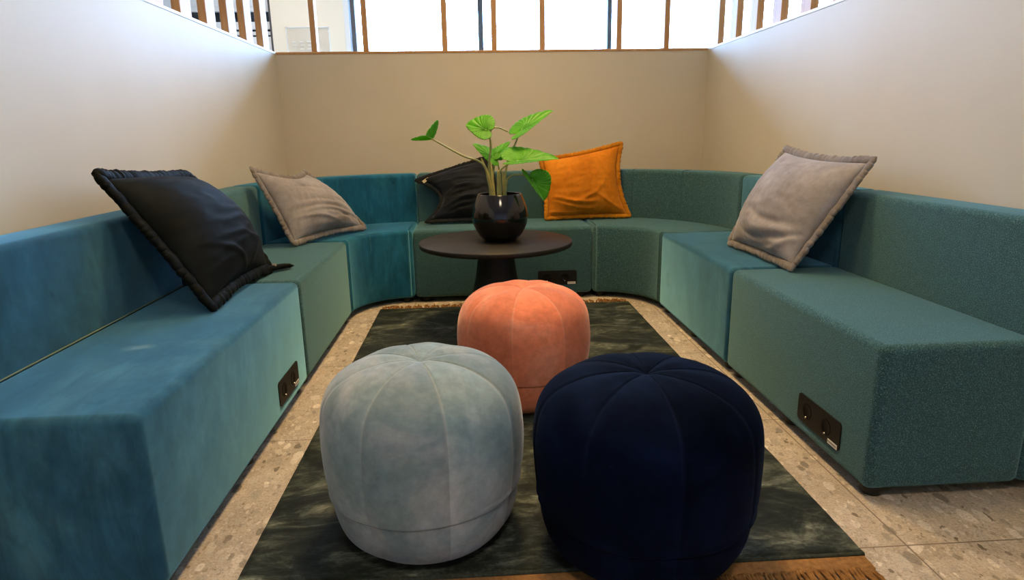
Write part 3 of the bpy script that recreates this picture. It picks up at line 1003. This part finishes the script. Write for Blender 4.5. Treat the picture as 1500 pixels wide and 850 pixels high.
s = stem([(734, 284, y0 + .05), (732, 255, y0 + .06), (729, 238, y0 + .06), (727, 225, y0 + .06)], .006, .003, M['petiole'])
leaf(s, 728, 224, y0 + .06, (19, -18, .02), (6, 6, -.03), (-8, -5, .05), 0.05)
stem([(722, 284, y0 - .015), (717, 262, y0 - .02), (711, 246, y0 - .02), (705, 232, y0 - .02)], .0095, .0035, M['stem'])
stem([(724, 284, y0 - .02), (721, 258, y0 - .02), (719, 238, y0 - .01)], .0105, .004, M['stem'])
stem([(730, 284, y0 - .03), (730, 266, y0 - .035), (730, 250, y0 - .04)], .0095, .006, M['stem'])
stem([(739, 284, y0 - .01), (737, 262, y0 - .01), (736, 250, y0 - .01)], .009, .004, M['stem'])
c = spline([at(717, 198, y0 - .01), at(721, 189, y0), at(730, 187, y0 + .02), at(744, 193, y0 + .03)], 8)
obj('stem', tube_bm(c, 0.0034, 8), M['petiole'], pp)

# ------------------------------------------------------------------ rug
RX0, RX1, RY0, RY1 = -0.562, 0.886, 1.235, 3.535
rg = thing('rug', 'dark green rug with brown fringes under the three poufs', 'rug', ((RX0 + RX1) / 2, (RY0 + RY1) / 2, 0))
bm = bmesh.new()
nx, ny = 90, 130
gr = [[bm.verts.new((RX0 + (RX1 - RX0) * i / nx, RY0 + (RY1 - RY0) * j / ny, 0.0105 + 0.0016 * noise.noise(Vector((i * .35, j * .5, 0))))) for j in range(ny + 1)] for i in range(nx + 1)]
for i in range(nx):
    for j in range(ny):
        bm.faces.new((gr[i][j], gr[i + 1][j], gr[i + 1][j + 1], gr[i][j + 1]))
ed = [e for e in bm.edges if e.is_boundary]
ex = bmesh.ops.extrude_edge_only(bm, edges=ed)
for v in [g for g in ex['geom'] if isinstance(g, bmesh.types.BMVert)]:
    v.co.z = 0.001
bmesh.ops.recalc_face_normals(bm, faces=bm.faces)
obj('pile', bm, M['rug'], rg)
for yy in (RY0, RY1):
    pts = [(RX0 + (RX1 - RX0) * i / 80, yy + .002 * noise.noise(Vector((i * .6, yy, 0))), 0.0062) for i in range(81)]
    obj('edge_roll', tube_bm(pts, [0.0058 + .0006 * noise.noise(Vector((i * 1.7, yy, 2))) for i in range(81)], 10), M['rug_edge'], rg)
for yy, w, s in ((RY0 - .006, 0.045, -1), (RY1 + .006, 0.016, 1)):
    y_a, y_b = sorted((yy, yy + s * w))
    obj('binding', box_bm(RX0 + .004, RX1 - .002, y_a, y_b, 0.0005, 0.0065, 0.0015, 2), M['hem'], rg)
    fb = bmesh.new()
    n = 210 if s < 0 else 150
    for i in range(n):
        x = RX0 + .006 + (RX1 - RX0 - .012) * (i + .5) / n + random.uniform(-.003, .003)
        ln = (random.uniform(.075, .10) if s < 0 else random.uniform(.04, .085))
        yb = yy + s * w
        sw = random.uniform(-.02, .02)
        hz = 0.006 if s < 0 else random.uniform(.006, .014)
        pts = spline([(x, yb - s * .004, .0055), (x + sw * .3, yb + s * ln * .35, hz), (x + sw * .8, yb + s * ln * .7, .005), (x + sw, yb + s * ln, .003)], 3)
        rr = [(.0042 if s < 0 else .0036) * (1 + .35 * math.sin(k * 2.1 + i)) for k in range(len(pts))]
        tube_bm(pts, rr, 5, bm=fb)
    obj('fringe', fb, M['fringe'], rg, kind='stuff')

# ------------------------------------------------------------------ poufs
PROF = [(.66, 0), (.80, .03), (.895, .09), (.945, .17), (.965, .25), (.975, .29), (1.0, .35), (1.022, .46), (1.026, .60), (.995, .74), (.925, .84), (.79, .918), (.57, .975), (.32, .997), (.12, .990), (0, .982)]


def pouf(label, cx, cy, Rr, H, mat, rot, seamz=0.295):
    root = thing('pouf', label, 'pouf', (cx, cy, 0.012), 'poufs on the rug')
    zf = 0.0125
    NS, PER = 8, 30
    n = NS * PER
    dense = [(p.x, p.z) for p in spline([(r, 0, z) for r, z in PROF], 8)]

    def shape(r, z, k):
        a = 2 * PI * k / n + rot
        f = (k % PER) / PER
        d = min(f, 1 - f)                       # distance to the seam, 0..0.5
        groove = math.exp(-(d / 0.03) ** 2)
        puff = math.cos((d - 0.5) * PI) ** 2
        hi = min(1, max(0, (z - 0.25) / 0.2))
        rad = r * Rr * (1 + 0.006 * (puff - 0.6)) - groove * 0.0035 * (0.3 + 0.7 * hi) * (1 if r > 0.1 else r * 10)
        top = max(0, (z - 0.85) / 0.15)
        zz = z * H + top * (0.004 * (puff - 0.6) * min(1, r * 4) - groove * 0.003 * min(1, r * 6)) - 0.006 * max(0, 1 - r / 0.12) * (z > 0.9)
        wob = 0.005 * noise.noise(Vector((math.cos(a) * 1.6 + cx * 9, math.sin(a) * 1.6, z * 3)))
        return Vector((cx + (rad + wob * min(1, r * 3)) * math.cos(a), cy + (rad + wob * min(1, r * 3)) * math.sin(a), zf + zz))

    tints = [random.uniform(0, 1) for _ in range(NS)]

    def build(pr, close_top, cap_bottom):
        bm = bmesh.new()
        lay = bm.verts.layers.float.new('seam')
        lpn = bm.loops.layers.float_color.new('panel')
        rings = []
        for r, z in pr:
            if r < 1e-4:
                rings.append([bm.verts.new(shape(0, z, 0))])
            else:
                rings.append([bm.verts.new(shape(r, z, k)) for k in range(n)])
                for k, v_ in enumerate(rings[-1]):
                    f_ = (k % PER) / PER
                    v_[lay] = math.exp(-(min(f_, 1 - f_) / (0.016 + 0.03 * max(0, 0.35 - r))) ** 2) * min(1, max(0, (z - 0.55) / 0.3))
        for a, b in zip(rings, rings[1:]):
            for k in range(n):
                j = (k + 1) % n
                if len(b) == 1:
                    fc = bm.faces.new((a[k], a[j], b[0]))
                else:
                    fc = bm.faces.new((a[k], a[j], b[j], b[k]))
                tv = tints[k // PER] if b is not rings[1] or len(rings) > 30 else 0.5
                for lp in fc.loops:
                    lp[lpn] = (tv, tv, tv, 1)
        if cap_bottom:
            bm.faces.new(rings[0][::-1])
        if not close_top:
            bm.faces.new(rings[-1])
        bmesh.ops.recalc_face_normals(bm, faces=bm.faces)
        return bm
    low = [p for p in dense if p[1] < seamz - .008]
    low += [(.974, seamz - .008), (.968, seamz - .003), (.945, seamz)]
    upp = [(.945, seamz), (.984, seamz + .002), (1.0, seamz + .014)] + [p for p in dense if p[1] > seamz + .03]
    obj('base_band', build(low, False, True), mat, root)
    obj('padded_top', build(upp, True, True), mat, root)
    # raised stitched ridges along the panel seams on the crown
    return root


pouf('grey blue velvet pouf at the front left of the rug', -0.145, 1.451, 0.2425, 0.447, M['p_grey'], 0.30)
pouf('navy blue velvet pouf at the front right of the rug', 0.379, 1.325, 0.2545, 0.442, M['p_navy'], 0.03)
pouf('coral pink velvet pouf in front of the coffee table', 0.167, 2.227, 0.2395, 0.430, M['p_coral'], 0.54)

# ------------------------------------------------------------------ sky light
w = bpy.data.worlds.new('sky')
S.world = w
w.use_nodes = True
nt = w.node_tree
bg = nt.nodes['Background']
tc = nt.nodes.new('ShaderNodeTexCoord')
sp = nt.nodes.new('ShaderNodeSeparateXYZ')
nt.links.new(tc.outputs['Generated'], sp.inputs[0])
cr = nt.nodes.new('ShaderNodeValToRGB')
e = cr.color_ramp.elements
stops = [(0.0, (0.004, 0.004, 0.004)), (0.012, (0.117, 0.202, 0.350)), (0.5, (0.117, 0.202, 0.350))]
while len(e) < len(stops):
    e.new(.5)
for i, (p, c) in enumerate(stops):
    e[i].position = p; e[i].color = (*c, 1)
nt.links.new(sp.outputs['Z'], cr.inputs['Fac'])
nt.links.new(cr.outputs['Color'], bg.inputs['Color'])
bg.inputs['Strength'].default_value = 100.0

# ------------------------------------------------------------------ view
S.view_settings.view_transform = 'Standard'
S.view_settings.look = 'None'
S.view_settings.gamma = 1
S.view_settings.use_curve_mapping = False
S.view_settings.exposure = -0.12
S.cycles.use_denoising = True
S.cycles.max_bounces = 10
S.cycles.diffuse_bounces = 6
S.cycles.transparent_max_bounces = 16
S.cycles.sample_clamp_indirect = 6
